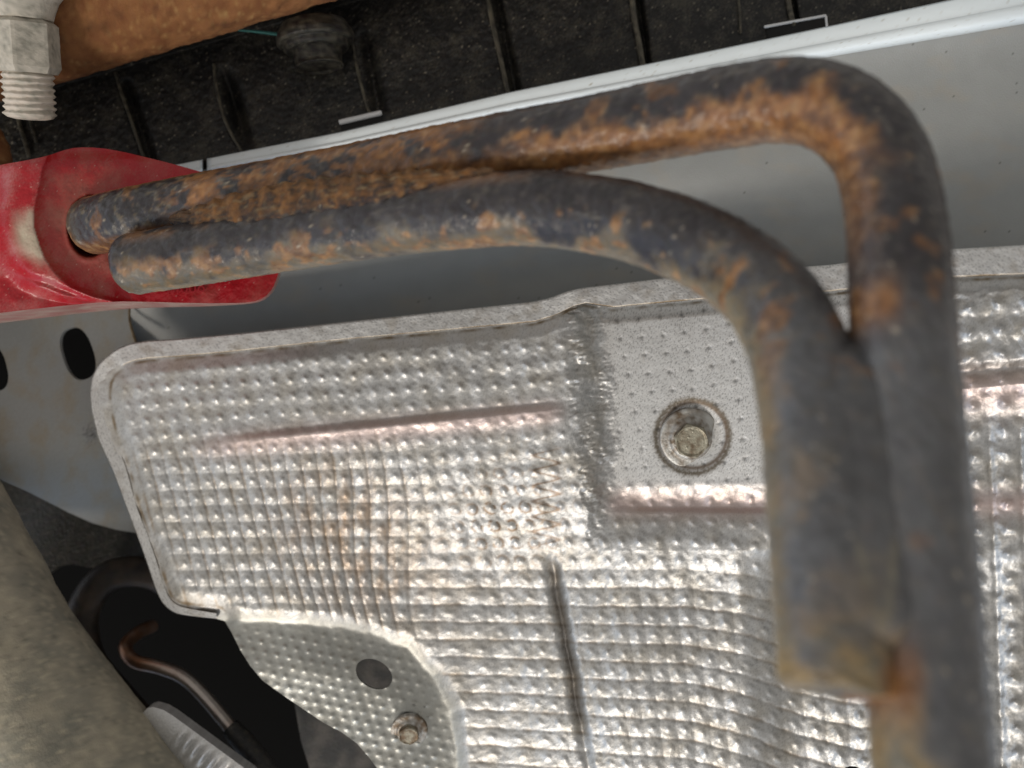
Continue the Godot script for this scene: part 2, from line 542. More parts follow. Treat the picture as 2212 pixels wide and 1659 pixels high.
func body_panels() -> void:
	var t := thing("body_panel", "pale grey painted car body panel with a bright folded flange behind the bent rods", "car body panel", at(1800, 350, 0.0))
	var grey := Color(0.275, 0.285, 0.28)
	var speck := func(x, y, _z):
		var c: Color = grey * (1.0 + 0.05 * nz.get_noise_2d(x * 0.3, y * 0.3))
		c = mix(c, Color(0.34, 0.29, 0.22), (nz.get_noise_2d(x * 0.12 + 300.0, y * 0.2) - 0.12) * 0.6)
		if nf.get_noise_2d(x * 0.14 + 50.0, y * 0.14) > 0.68: c = c * 0.4
		return c
	var face := outline([285, 400, 373, 380, 1104, 235, 1808, 105, 2062, 60, 2212, 30, 2380, 0, 2380, 640, 1300, 720, 760, 790, 300, 830, 282, 760, 276, 700])
	commit("panel_face", sheet(face, [], 4.0, z_panel, speck, 0.001), M.paint, t)
	# the folded flange: one long strip and a short end piece, each with a rounded lip
	for run in [[447.0, 2400.0], [300.0, 438.0]]:
		var prof := [Vector2(-0.04, -0.010), Vector2(-0.02, -0.0006), Vector2(0.0, 0.0), Vector2(0.02, 0.0003), Vector2(0.2, 0.0006), Vector2(0.46, 0.0007), Vector2(0.52, 0.0010), Vector2(0.60, 0.0012), Vector2(0.72, 0.0011), Vector2(0.82, 0.0007), Vector2(0.90, 0.0), Vector2(0.95, -0.001), Vector2(0.98, -0.0025), Vector2(0.99, -0.007)]
		var n := int((run[1] - run[0]) / 6.0)
		var p := PackedVector3Array()
		var c := PackedColorArray()
		var cols: Array = catmull(prof.map(func(v): return Vector4(v.x, v.y, 0, 0)), 50)
		for i in n + 1:
			var x := lerpf(run[0], run[1], float(i) / n)
			var edge := minf(i, n - i) < 1.0
			for v in cols:
				var y: float = lin(STRIP_TOP, x) + v.x * lin(STRIP_WIDE, x)
				var q := at(x, y, z_panel(x, lin(STRIP_TOP, x) + lin(STRIP_WIDE, x)) + 0.003 + v.y - (0.002 if edge else 0.0))
				p.append(q)
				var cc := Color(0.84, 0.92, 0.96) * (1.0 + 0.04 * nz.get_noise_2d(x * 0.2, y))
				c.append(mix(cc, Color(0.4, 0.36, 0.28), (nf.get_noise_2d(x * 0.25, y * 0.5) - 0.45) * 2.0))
		commit("flange", grid(n + 1, cols.size(), p, c, false), M.gloss_paint, t)

	# slotted panel on the left
	var s := thing("slotted_panel", "dusty grey sheet metal panel with two oval slots beneath the red mount", "metal panel", at(120, 900, -0.03))
	var zs := func(x, y):
		var z: float = -0.028 - 0.00002 * (x - 100.0)
		z -= 0.016 * pow(ss(900.0, 1160.0, y + x * 0.10), 2.0)
		return z
	var ps := func(x, y, _z):
		var c := Color(0.36, 0.37, 0.365)
		c = mix(c, Color(0.36, 0.325, 0.26), 0.15 + nz.get_noise_2d(x * 0.35, y * 0.25) * 1.3)
		c = c * (1.0 + 0.10 * nf.get_noise_2d(x * 0.3, y * 0.3))
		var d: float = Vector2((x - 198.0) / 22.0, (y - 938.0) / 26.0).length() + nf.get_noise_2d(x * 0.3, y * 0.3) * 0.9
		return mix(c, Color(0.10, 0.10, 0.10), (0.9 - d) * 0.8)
	var so := outline([-600, 560, 284, 640, 281, 700, 289, 730, 303, 760, 330, 830, 330, 1165, 300, 1152, 250, 1144, 200, 1130, 150, 1108, 60, 1062, 0, 1036, -150, 960, -600, 700])
	commit("sheet", sheet(so, [ellipse(168, 764, 34, 58, -0.32, 40, 0.8), ellipse(-14, 796, 29, 50, -0.25, 40, 0.8)], 3.5, zs, ps, 0.0015), M.paint, s)
	commit("seam", tube([Vector4(281, 640, -0.029, 0.00035), Vector4(280, 690, -0.029, 0.00035), Vector4(290, 728, -0.029, 0.0004), Vector4(304, 762, -0.029, 0.0004)], 24, 8, func(_q, _s, _v, mm): return mix(Color(0.10, 0.07, 0.04), Color(0.25, 0.2, 0.13), nf.get_noise_3dv(mm) + 0.3), no_rough, 0.5, 0.5), M.dusty, s)

# ------------------------------------------------------------------ embossed heat shield
const HEM := [2330, 520, 2212, 532, 2055, 541, 1790, 575, 1560, 591, 1437, 603, 1320, 617, 1254, 624, 1225, 631, 1190, 645, 1150, 654, 1000, 670, 737, 698, 500, 723, 380, 734, 320, 737, 282, 743, 250, 756, 217, 783, 200, 815, 196, 850, 199, 885, 213, 946, 247, 1020, 277, 1103, 297, 1156, 317, 1212, 337, 1273, 348, 1298, 363, 1315, 383, 1326, 420, 1331, 467, 1336]
const HEM_WIDE := [2330, 66, 2055, 62, 1790, 58, 1437, 53, 1320, 50, 1262, 34, 1225, 36, 1190, 40, 1150, 44, 737, 38, 320, 39, 230, 38]

var hem_pts := PackedVector2Array()
var hem_w := PackedFloat32Array()
var flap := PackedVector2Array()

func hem_width(x: float, y: float) -> float:
	if y > 880.0: return lerpf(37.0, 22.0, clampf((y - 946.0) / 160.0, 0.0, 1.0))
	for i in range(0, HEM_WIDE.size() - 2, 2):
		if x <= HEM_WIDE[i] and x >= HEM_WIDE[i + 2]:
			return lerpf(HEM_WIDE[i + 1], HEM_WIDE[i + 3], (HEM_WIDE[i] - x) / float(HEM_WIDE[i] - HEM_WIDE[i + 2]))
	return 38.0

func hem_dist(x: float, y: float) -> float:        # distance inside the hem line, capped
	if y > 860.0 and x > 700.0: return 200.0
	var best := 40000.0
	var q := Vector2(x, y)
	for s in hem_pts.size() - 1:
		var a := hem_pts[s]
		var b := hem_pts[s + 1]
		if minf(a.x, b.x) - x > 200.0 or x - maxf(a.x, b.x) > 200.0: continue
		best = minf(best, Geometry2D.get_closest_point_to_segment(q, a, b).distance_squared_to(q))
	return sqrt(best)

func flap_dist(x: float, y: float) -> float:       # > 0 on the lower flap
	if x > 1080.0 or y < 1260.0: return -200.0
	var best := 1e9
	var sign_ := -1.0
	var q := Vector2(x, y)
	for s in flap.size() - 1:
		var c := Geometry2D.get_closest_point_to_segment(q, flap[s], flap[s + 1])
		var d := c.distance_squared_to(q)
		if d < best:
			best = d
			sign_ = 1.0 if (flap[s + 1] - flap[s]).cross(q - flap[s]) > 0.0 else -1.0
	return sign_ * sqrt(best)

func u_of(x: float) -> float:
	var k := clampf((x + 400.0) / 10.0, 0.0, u_table.size() - 2.0)
	return lerpf(u_table[int(k)], u_table[int(k) + 1], k - int(k))

var last_col := Color()

func z_shield(x: float, y: float) -> float:
	var z := z_base(x)
	var hd := hem_dist(x, y)
	var hw := hem_width(x, y)
	var fd := flap_dist(x, y)
	var low := ss(1040.0, 1180.0, y)
	var wob := nz.get_noise_2d(x * 0.25, y * 0.25)
	# raised body inside the hem
	var rise := ss(hw - 2.0, hw + 34.0, hd)
	z += 0.0013 * rise
	# left panel stands proud of the bolting pad, and the lower middle lies at the level of the pad
	var step_x := lin([Vector2(640, 1250), Vector2(760, 1270), Vector2(1000, 1288), Vector2(1100, 1275), Vector2(1180, 1240), Vector2(1240, 1205)], y) + 16.0 * wob + 5.0 * nc.get_noise_2d(x * 0.2, y * 0.5)
	var drop := ss(step_x - 52.0, step_x + 52.0, x)
	var early := ss(600.0, 900.0, x + (y - 1150.0) * -0.12) * ss(960.0, 1320.0, y)
	z -= 0.0066 * maxf(drop * (1.0 - 0.3 * low), early)
	# bolting pad's lower groove
	var gy := 1098.0 + (x - 1480.0) * 0.01
	if x > 1240.0 and x < 2000.0:
		z -= 0.0017 * ss(gy - 58.0, gy - 8.0, y) * (1.0 - ss(gy - 5.0, gy + 13.0, y)) * ss(1290.0, 1400.0, x + 30.0 * wob)
		z += 0.0012 * ss(1100.0, 1190.0, y) * ss(1240.0, 1380.0, x)
	# long rib across the left panel and the one on the right
	var ry := 958.0 - (x - 370.0) * 0.099
	z += 0.0015 * ss(ry - 11.0, ry + 11.0, y) * exp(-maxf(0.0, y - ry - 11.0) / 75.0) * ss(340.0, 640.0, x) * (1.0 - ss(1150.0, 1255.0, x))
	if x > 1700.0:
		var e3 := y - 818.0 + (x - 2140.0) * 0.09
		z -= 0.0010 * ss(-40.0, -18.0, e3) * (1.0 - ss(60.0, 200.0, e3))
		z += 0.0026 * ss(-16.0, 18.0, e3) * exp(-maxf(0.0, e3 - 18.0) / 60.0)
	# crease that runs down from the foot of the step
	if y > 1125.0:
		var cx := 1196.0 + (y - 1230.0) * 0.175 + 4.0 * wob
		z -= 0.0026 * exp(-pow((x - cx) / 13.0, 2.0)) * ss(1180.0, 1240.0, y) * (1.0 - 0.6 * ss(1500.0, 1640.0, y))
		z += 0.0035 * exp(-pow((x - 1330.0) / 260.0, 2.0)) * ss(1200.0, 1560.0, y)
		z -= 0.0070 * ss(1590.0, 1730.0, x) * ss(1130.0, 1250.0, y) * (1.0 - ss(1850.0, 2000.0, x))
	# the rolled-back flap at the lower left
	var on_flap := ss(-28.0, 8.0, fd + 6.0 * wob)
	if fd > -60.0: z -= 0.0018 * on_flap - 0.0036 * ss(0.0, 120.0, fd)
	# embossing
	var lean := lin([Vector2(200, 0.27), Vector2(1200, 0.24), Vector2(1600, 0.12), Vector2(2100, 0.04)], x)
	var pv := lin([Vector2(250, 34), Vector2(1080, 38), Vector2(1500, 41), Vector2(2140, 54)], x)
	var jx := nc.get_noise_2d(x * 0.12, y * 0.12) * 0.06
	var jy := nc.get_noise_2d(x * 0.12 + 400.0, y * 0.12) * 0.07
	var right := 1.0 - ss(1850.0, 2000.0, x)
	var fold := x - (y - 1200.0) * 0.42
	var u := u_of(x - lean * (y - 900.0)) + 1.7 * (ss(570.0, 800.0, fold) - ss(800.0, 1040.0, fold)) * ss(960.0, 1330.0, y) + jx
	var v := (y - 1250.0 - 0.10 * maxf(0.0, x - 1480.0) * low * right - 18.0 * ss(1590.0, 1740.0, x) * low * right) / pv + jy
	if on_flap > 0.5:
		var q := Vector2(x - 700.0, y - 1500.0).rotated(-0.2)
		u = q.x / 26.0 + jx * 0.5
		v = q.y / 21.0 + jy * 0.5
		u += 0.5 * (int(floorf(v + 0.5)) & 1)
	var fu: float = u - floorf(u + 0.5)
	var fv: float = v - floorf(v + 0.5)
	var hu := absf(fu) - 0.5
	var hv := absf(fv) - 0.5
	var r2 := fu * fu + fv * fv
	var up := exp(-r2 / 0.036)
	var down := exp(-(hu * hu + hv * hv) / 0.030)
	var pad := ss(step_x + 10.0, step_x + 60.0, x) * (1.0 - ss(1030.0, 1062.0, y)) * (1.0 - ss(1800.0, 1980.0, x))
	var amp := ss(hw + 6.0, hw + 50.0, hd) * (1.0 - 0.98 * pad)
	amp *= 1.0 - 0.65 * exp(-pow((y - ry) / 26.0, 2.0)) * ss(400.0, 600.0, x) * (1.0 - ss(1190.0, 1262.0, x))
	amp *= 0.9 + 0.35 * nz.get_noise_2d(x * 0.5 + 70.0, y * 0.5)
	var k := lerpf(1.0, 2.3, ss(1500.0, 2100.0, x))
	if fd > -60.0: amp *= 1.0 - 0.9 * exp(-pow(fd / 26.0, 2.0))
	# rows part below, columns part at the lower left
	var rows := ss(1180.0, 1300.0, y) * ss(840.0, 960.0, x) * (1.0 - on_flap) * right
	var cols := (1.0 - ss(820.0, 1000.0, x)) * ss(880.0, 1060.0, y) * (1.0 - on_flap)
	var h := (0.00046 - 0.00008 * rows) * up - 0.00018 * down
	h -= 0.00014 * rows * exp(-hv * hv / 0.010) + 0.00005 * rows * exp(-hu * hu / 0.012)
	h -= 0.00024 * cols * exp(-hu * hu / 0.012) + 0.00010 * cols * exp(-hv * hv / 0.012)
	h -= 0.00016 * exp(-hu * hu / 0.012) * (1.0 - right) * ss(880.0, 960.0, y)
	if on_flap > 0.5: h = 0.00045 * exp(-r2 / 0.05)
	z += h * amp * k
	# star-like nicks left where the embossing was pressed flat
	if pad > 0.3: z -= 0.00012 * pad * exp(-absf(fu) * absf(fv) * 90.0 - r2 / 0.022)
	z += 0.000025 * nf.get_noise_2d(x * 0.4, y * 0.15) * (1.0 - on_flap)
	z += 0.00035 * wob * (1.0 - 0.8 * pad)
	# ---- colour: oxidised aluminium, grime of its own shape, heat tint along the pressed ribs
	var base := mix(Color(0.555, 0.56, 0.56), Color(0.76, 0.765, 0.765), pad)
	base = mix(base, Color(0.47, 0.44, 0.385), 0.20 + nz.get_noise_2d(x * 0.22 + 900.0, y * 0.22) * 0.8 - 0.6 * pad)
	var grit := nf.get_noise_2d(x * 0.5 + 40.0, y * 0.22)
	base = base * (1.0 - 0.5 * ss(0.10, 0.5, grit) * (0.45 + 0.4 * pad))
	var tint := exp(-pow((y - ry - 16.0) / 26.0, 2.0)) * ss(380.0, 520.0, x) * (1.0 - ss(1180.0, 1240.0, x)) + exp(-pow((y - 1088.0) / 30.0, 2.0)) * ss(1290.0, 1340.0, x) + exp(-pow((y - 845.0) / 45.0, 2.0)) * ss(1900.0, 2040.0, x)
	base = mix(base, Color(0.78, 0.60, 0.56), tint * 0.6)
	var ring := exp(-pow((sqrt(r2) - 0.30) / 0.09, 2.0))
	var stain := exp(-pow((x - 1090.0) / 140.0, 2.0) - pow((y - 1120.0) / 130.0, 2.0))
	stain *= ss(-0.25, 0.25, nc.get_noise_2d(x * 0.2, y * 0.35) + 0.12)
	base = mix(base, Color(0.20, 0.135, 0.085), stain * ring * 1.0)
	var zig := absf(x - (1180.0 + 26.0 * sin(y * 0.19))) 
	base = mix(base, Color(0.22, 0.15, 0.10), exp(-pow(zig / 9.0, 2.0)) * ss(955.0, 985.0, y) * (1.0 - ss(1150.0, 1220.0, y)) * 0.8)
	var brown := exp(-pow((x - 770.0 - (y - 1180.0) * 0.4) / 150.0, 2.0) - pow((y - 1170.0) / 170.0, 2.0))
	base = mix(base, Color(0.40, 0.30, 0.22), brown * (0.45 + nz.get_noise_2d(x * 0.6, y * 0.2)))
	base = mix(base, Color(0.30, 0.23, 0.16), (0.7 * rows * exp(-hv * hv / 0.010) + cols * exp(-hu * hu / 0.010)) * (0.35 + 0.8 * nc.get_noise_2d(x * 0.1, y * 0.1)))
	# grime creeping along the hem's inner line
	base = mix(base, Color(0.22, 0.17, 0.11), exp(-pow((hd - hw - 3.0) / 3.5, 2.0)) * (0.5 + 1.2 * nc.get_noise_2d(x * 0.1, y * 0.1)))
	if on_flap > 0.2: base = mix(base, Color(0.44, 0.445, 0.41), on_flap * 0.7)
	if y > 1190.0: base = mix(base, Color(0.20, 0.155, 0.11), 0.5 * exp(-pow((x - 1196.0 - (y - 1230.0) * 0.175 - 4.0 * wob) / 9.0, 2.0)) * ss(1190.0, 1240.0, y) * (1.0 - ss(1500.0, 1620.0, y)))
	# dirt round the pad's bolt
	var bd := Vector2(x - 1496.0, y - 943.0).length()
	base = mix(base, Color(0.16, 0.13, 0.09), exp(-pow((bd - 80.0 - 5.0 * nf.get_noise_2d(x * 0.2, y * 0.2)) / 6.0, 2.0)) * 0.9)
	base = mix(base, Color(0.17, 0.12, 0.08), exp(-pow((Vector2(x - 1499.0, y - 940.0).length() - 71.0) / 5.0, 2.0)) * 0.85)
	z -= 0.0006 * exp(-pow(bd / 74.0, 8.0))
	if pad > 0.3: base = base * (1.0 - 0.55 * pad * exp(-absf(fu) * absf(fv) * 120.0 - r2 / 0.016))
	last_col = base
	return z

func heat_shield() -> void:
	for i in range(0, HEM.size(), 2): hem_pts.append(Vector2(HEM[i], HEM[i + 1]))
	flap = outline([440, 1333, 560, 1339, 700, 1347, 800, 1365, 880, 1397, 940, 1458, 978, 1540, 990, 1620, 992, 1760])
	u_table.append(0.0)
	for k in 320:
		var x := -400.0 + k * 10.0
		u_table.append(u_table[k] + 10.0 / lin([Vector2(250, 31), Vector2(1080, 39), Vector2(1500, 45), Vector2(2140, 66)], x))
	var t := thing("heat_shield", "embossed aluminium heat shield with a flat bolting pad and folded rim", "heat shield", at(1000, 1000, -0.01))
	var o := PackedVector2Array()
	for i in range(HEM.size() - 2, -1, -2): o.append(Vector2(HEM[i], HEM[i + 1]))
	var tail := [2330, 1760, 850, 1760, 832, 1700, 814, 1659, 797, 1636, 771, 1606, 737, 1581, 700, 1562, 660, 1535, 617, 1506, 567, 1470, 540, 1438, 520, 1406, 500, 1366, 486, 1342]
	for i in range(0, tail.size(), 2): o.append(Vector2(tail[i], tail[i + 1]))
	var sh := sheet(o, [ellipse(808, 1456, 42, 30, 0.5)], 2.2, z_shield, func(_x, _y, _z): return last_col, 0.0008)
	commit("embossed_sheet", sh, M.metal, t)

	# folded rim along the top and the left: a flattened loop of sheet, laid over the edge
	var fine := PackedVector2Array()
	for i in hem_pts.size() - 1:
		var m := maxi(1, int(hem_pts[i].distance_to(hem_pts[i + 1]) / 3.0))
		for k in m: fine.append(hem_pts[i].lerp(hem_pts[i + 1], float(k) / m))
	fine.append(hem_pts[hem_pts.size() - 1])
	for pass_ in 14:
		var sm := fine.duplicate()
		for i in range(1, fine.size() - 1): sm[i] = (fine[i - 1] + fine[i] * 2.0 + fine[i + 1]) / 4.0
		fine = sm
	var p := PackedVector3Array()
	var c := PackedColorArray()
	var prof := [Vector2(0.5, -0.0012), Vector2(0.0, -0.0010), Vector2(-0.04, -0.0006), Vector2(-0.05, -0.0002), Vector2(-0.04, 0.0002), Vector2(-0.01, 0.00045), Vector2(0.03, 0.00055)]
	for k in 26: prof.append(Vector2(0.06 + 0.9 * k / 25.0, 0.00056))
	prof.append_array([Vector2(0.985, 0.00045), Vector2(1.0, 0.0002), Vector2(1.01, -0.0006)])
	for i in fine.size():
		var d := (fine[mini(i + 1, fine.size() - 1)] - fine[maxi(i - 1, 0)]).normalized()
		var inw := Vector2(d.y, -d.x)
		var q := fine[i]
		var w := hem_width(q.x, q.y) * 0.94
		if q.y > 1150.0: w = lerpf(22.0, 12.0, clampf((q.x - 300.0) / 160.0, 0.0, 1.0))
		var jitter := nf.get_noise_1d(i * 0.9) * 0.02
		for v in prof:
			var s: Vector2 = q + inw * w * (v.x + (jitter if v.x > 0.9 else 0.0))
			var zz: float = z_base(q.x) + v.y + 0.00012 * nz.get_noise_2d(s.x * 0.4, s.y * 0.4)
			p.append(at(s.x, s.y, zz))
			var col := Color(0.64, 0.64, 0.635)
			var g := nf.get_noise_2d(s.x * 0.45, s.y * 0.24)
			col = col * (1.0 - 0.4 * ss(0.1, 0.5, g))
			col = mix(col, Color(0.3, 0.25, 0.18), (nz.get_noise_2d(s.x * 0.3 + 80.0, s.y * 0.3) - 0.15) * 0.9)
			if v.x > 0.955: col = mix(Color(0.20, 0.15, 0.095), Color(0.42, 0.38, 0.32), 0.4 + 1.6 * nc.get_noise_2d(s.x * 0.06, s.y * 0.06))
			c.append(col)
	p.reverse()
	c.reverse()
	commit("folded_rim", grid(fine.size(), prof.size(), p, c, false), M.metal, t)

# ------------------------------------------------------------------ red rubber mount
const RIDGE := [Vector2(300, 120), Vector2(360, 92), Vector2(420, 80), Vector2(455, 72), Vector2(490, 72), Vector2(530, 84), Vector2(560, 96), Vector2(590, 118), Vector2(620, 150), Vector2(640, 195), Vector2(652, 250), Vector2(664, 420)]

func z_mount(x: float, y: float) -> float:
	var z := 0.0125 - 0.000028 * (x - 150.0)
	# bulge at the upper edge, then the sunk face round the hole
	var rx := lin(RIDGE, y)
	var d := x - rx                                  # right of the lip: the face; left: the outer shoulder
	if d > 0.0:
		z += 0.0022 * exp(-d / 22.0)
	else:
		z += 0.0022 - 0.0065 * ss(0.0, 130.0, -d) + 0.0012 * exp(-pow((d + 60.0) / 26.0, 2.0))
	z -= 0.0030 * exp(-pow((y - 318.0) / 26.0, 2.0)) 
	z -= 0.0035 * ss(640.0, 660.0, y) * 0.0
	# hollow round the rod
	var q := Vector2((x - 193.0) / 47.0, (y - 489.0) / 67.0).length()
	z -= 0.013 * (1.0 - ss(0.88, 1.0, q))
	z += 0.0003 * exp(-pow((q - 1.10) / 0.10, 2.0))
	# moulded fold below the lip
	z -= 0.0010 * exp(-pow((y - (598.0 + (x - 60.0) * 0.38)) / 9.0, 2.0)) * (1.0 - ss(-8.0, 10.0, d)) * ss(10.0, 60.0, x)
	z += 0.00025 * nz.get_noise_2d(x * 0.4, y * 0.4)
	return z

func red_mount() -> void:
	var t := thing("rubber_mount", "glossy red rubber exhaust mount gripping the rod end at the left", "rubber mount", at(250, 500, 0.0))
	var o := outline([-420, 470, -200, 404, -40, 366, 0, 356, 60, 346, 105, 336, 135, 325, 165, 318, 215, 319, 262, 327, 300, 336, 370, 353, 440, 373, 520, 398, 590, 430, 618, 490, 606, 570, 600, 596, 588, 626, 570, 644, 545, 653, 500, 655, 420, 655, 330, 652, 240, 651, 120, 662, 0, 676, -200, 700, -420, 738], 1)
	var paint := func(x, y, _z):
		var c := Color(0.39, 0.010, 0.018)
		var dust: float = nz.get_noise_2d(x * 0.25, y * 0.25) * 0.7 + nf.get_noise_2d(x * 0.3, y * 0.3) * 0.35
		c = mix(c, Color(0.40, 0.20, 0.16), 0.05 + dust * 0.4)
		# brown haze round the hole, pale dried mud beside the lip
		var q: float = Vector2((x - 190.0) / 110.0, (y - 490.0) / 120.0).length()
		c = mix(c, Color(0.27, 0.15, 0.10), (1.35 - q) * 0.5 + dust * 0.3)
		var dl: float = x - lin(RIDGE, y)
		dust += 0.1
		if dl < 2.0:
			var mud: float = exp(-pow((dl + 22.0) / 24.0, 2.0) - pow((y - 515.0) / 50.0, 2.0)) + 0.7 * exp(-pow((dl + 6.0) / 8.0, 2.0)) * ss(440.0, 470.0, y) * (1.0 - ss(545.0, 570.0, y))
			c = mix(c, Color(0.52, 0.44, 0.33), mud * 1.2 + dust * 0.3 - 0.05)
			c = mix(c, Color(0.46, 0.10, 0.13), dust * 0.45)
		if nf.get_noise_2d(x * 0.22 + 33.0, y * 0.22) > 0.66: c = mix(c, Color(0.6, 0.45, 0.38), 0.5)
		return c
	var r_ := sheet(o, [], 2.2, z_mount, paint, 0.0)
	commit("front_face", r_, M.rubber, t)
	# sides of the block, dusty
	var side := func(x, y, _z): return mix(Color(0.36, 0.15, 0.14), Color(0.42, 0.33, 0.28), 0.35 + nz.get_noise_2d(x * 0.3, y * 0.8) * 0.9)
	var w := wall(o, z_mount, side, 0.017, 4.0, false, true)
	commit("block_side", w, M.rubber, t)
	# raised lettering, mostly hidden by the rod
	var tm := TextMesh.new()
	var sf := SystemFont.new()
	sf.font_names = PackedStringArray(["Droid Sans"])
	tm.font = sf
	tm.text = "M008"
	tm.font_size = 32
	tm.pixel_size = 0.0035 / 32.0
	tm.depth = 0.0003
	tm.material = M.red
	var l := MeshInstance3D.new()
	l.name = "raised_lettering"
	l.mesh = tm
	t.add_child(l)
	var xdir := (at(440, 626, z_mount(440, 626)) - at(350, 631, z_mount(350, 631))).normalized()
	var zdir := (cam_dir - xdir * cam_dir.dot(xdir)).normalized()
	l.transform = Transform3D(Basis(xdir, zdir.cross(xdir), zdir), at(402, 622, z_mount(402, 628)) + cam_dir * 0.0004 - gpos(t))

# ------------------------------------------------------------------ hanger of two welded rods
const RR := 0.00656

func rod_paint(q: Vector2, s: float, v: float, mm: Vector3, lower: bool) -> Color:
	var c := Color(0.034, 0.031, 0.034)
	var leg := ss(600.0, 800.0, q.y)
	var n1 := nz.get_noise_3dv(mm * 1.6)
	var n2 := nc.get_noise_3dv(mm * 2.2 + Vector3(50, 0, 0))
	var n3 := nf.get_noise_3dv(mm * 1.0)
	var n4 := nc.get_noise_3dv(mm * 0.8 + Vector3(0, 70, 9))
	c = mix(c, Color(0.076, 0.070, 0.072), 0.2 + n1 * 0.7)
	c = mix(c, Color(0.120, 0.123, 0.130), leg * (0.85 + n4 * 0.35))
	c = mix(c, Color(0.15, 0.13, 0.105), (n2 - 0.15) * 0.8)
	c = c * (1.0 + 0.22 * n3)
	# long scuffs along the rod
	var scuff := nf.get_noise_3d(s * 7.0, (q.x + q.y) * 0.012, 4.0 if lower else 9.0)
	c = mix(c, Color(0.24, 0.22, 0.19), (scuff - 0.40) * 1.4)
	var rust := 0.0
	var dust := 0.0
	if not lower:
		var along := nf.get_noise_2d(q.x * 0.03, s * 6.0 + 40.0)
		rust += ss(-0.12, 0.28, along + n4 * 0.35 + 0.18 * s) * ss(360.0, 470.0, q.x) * (1.0 - ss(900.0, 1080.0, q.x)) * 0.9
		var bare := ss(840.0, 1050.0, q.x) * (1.0 - ss(260.0, 480.0, q.y))
		rust += bare * ss(-0.12, 0.45, s + n1 * 0.5 + n2 * 0.2 - 0.25 * ss(1780.0, 1880.0, q.x)) * 1.15
		rust += ss(0.55, 0.85, s + n1 * 0.3) * ss(250.0, 330.0, q.y) * (1.0 - ss(480.0, 640.0, q.y)) * 0.8
		rust += bare * ss(0.22, 0.45, n4 + n1 * 0.5) * 0.6
		rust += ss(0.0, 0.30, n4 * 0.8 + n1 * 0.6 + n3 * 0.25 + 0.30 * ss(380.0, 480.0, q.x) - 0.12) * 0.9 * (1.0 - ss(950.0, 1150.0, q.x))
		rust += ss(0.30, 0.5, n4 + n1 * 0.5) * 0.8 * ss(1800.0, 1880.0, q.x) * (1.0 - leg)
		rust += ss(-0.80, -0.97, s) * ss(300.0, 420.0, q.y) * (1.0 - ss(800.0, 950.0, q.y)) * 1.0
		rust += 1.1 * exp(-pow((q.y - 690.0) / 42.0, 2.0)) * ss(0.25, 0.7, s)
		rust += 0.35 * ss(0.45, 0.55, n4 + n1 * 0.4) * leg
		dust = (1.0 - ss(175.0, 235.0, q.x)) * 0.5 + ss(0.15, 0.4, n2) * 0.35 * (1.0 - ss(500.0, 800.0, q.x))
		dust += ss(1470.0, 1560.0, q.y) * ss(0.0, 0.7, s + n1 * 0.7) * 0.95
		rust += 1.1 * exp(-pow((q.y - 1490.0) / 75.0, 2.0)) * ss(0.25, 0.7, s + n1 * 0.3)
	else:
		rust = ss(0.08, 0.34, n4 + n2 * 0.4 + n1 * 0.4) * ss(-0.1, 0.45, s) * 0.9 * (1.0 - 0.85 * leg)
		rust += 0.9 * ss(-0.35, -0.85, s) * ss(-0.1, 0.25, n1 + 0.15) * (1.0 - ss(1000.0, 1350.0, q.x))
		dust = ss(0.25, 0.95, s + n1 * 1.3 + n4 * 0.5) * 0.50 * (1.0 - 0.55 * leg)
		dust += ss(0.80, 0.97, s) * 0.45 * ss(500.0, 700.0, q.y)
		dust += ss(1370.0, 1475.0, q.y + n1 * 110.0) * 0.95
		rust += 0.6 * ss(0.15, 0.38, n4) * ss(560.0, 640.0, q.y) * (1.0 - ss(760.0, 900.0, q.y))
		rust += 1.0 * ss(1400.0, 1470.0, q.y) * ss(-0.25, -0.65, s)
	var rc := mix(Color(0.36, 0.155, 0.048), Color(0.16, 0.072, 0.032), 0.45 + n3 * 1.2)
	rc = mix(rc, Color(0.36, 0.20, 0.085), (n2 + 0.1) * 1.3)
	rc = mix(rc, Color(0.11, 0.058, 0.030), (n4 * 0.8 - n2 + ss(0.4, 1.0, s) * 0.35) * 0.9)
	c = mix(c, mix(Color(0.33, 0.23, 0.105), Color(0.17, 0.155, 0.115), 0.5 + n3 * 1.2 - n4 * 0.8), dust + n3 * 0.5 * dust)
	c = mix(c, rc, rust * (0.85 + n3 * 0.6))
	# scattered pale grit
	if n3 > 0.62: c = mix(c, Color(0.42, 0.36, 0.27), 0.6)
	return c

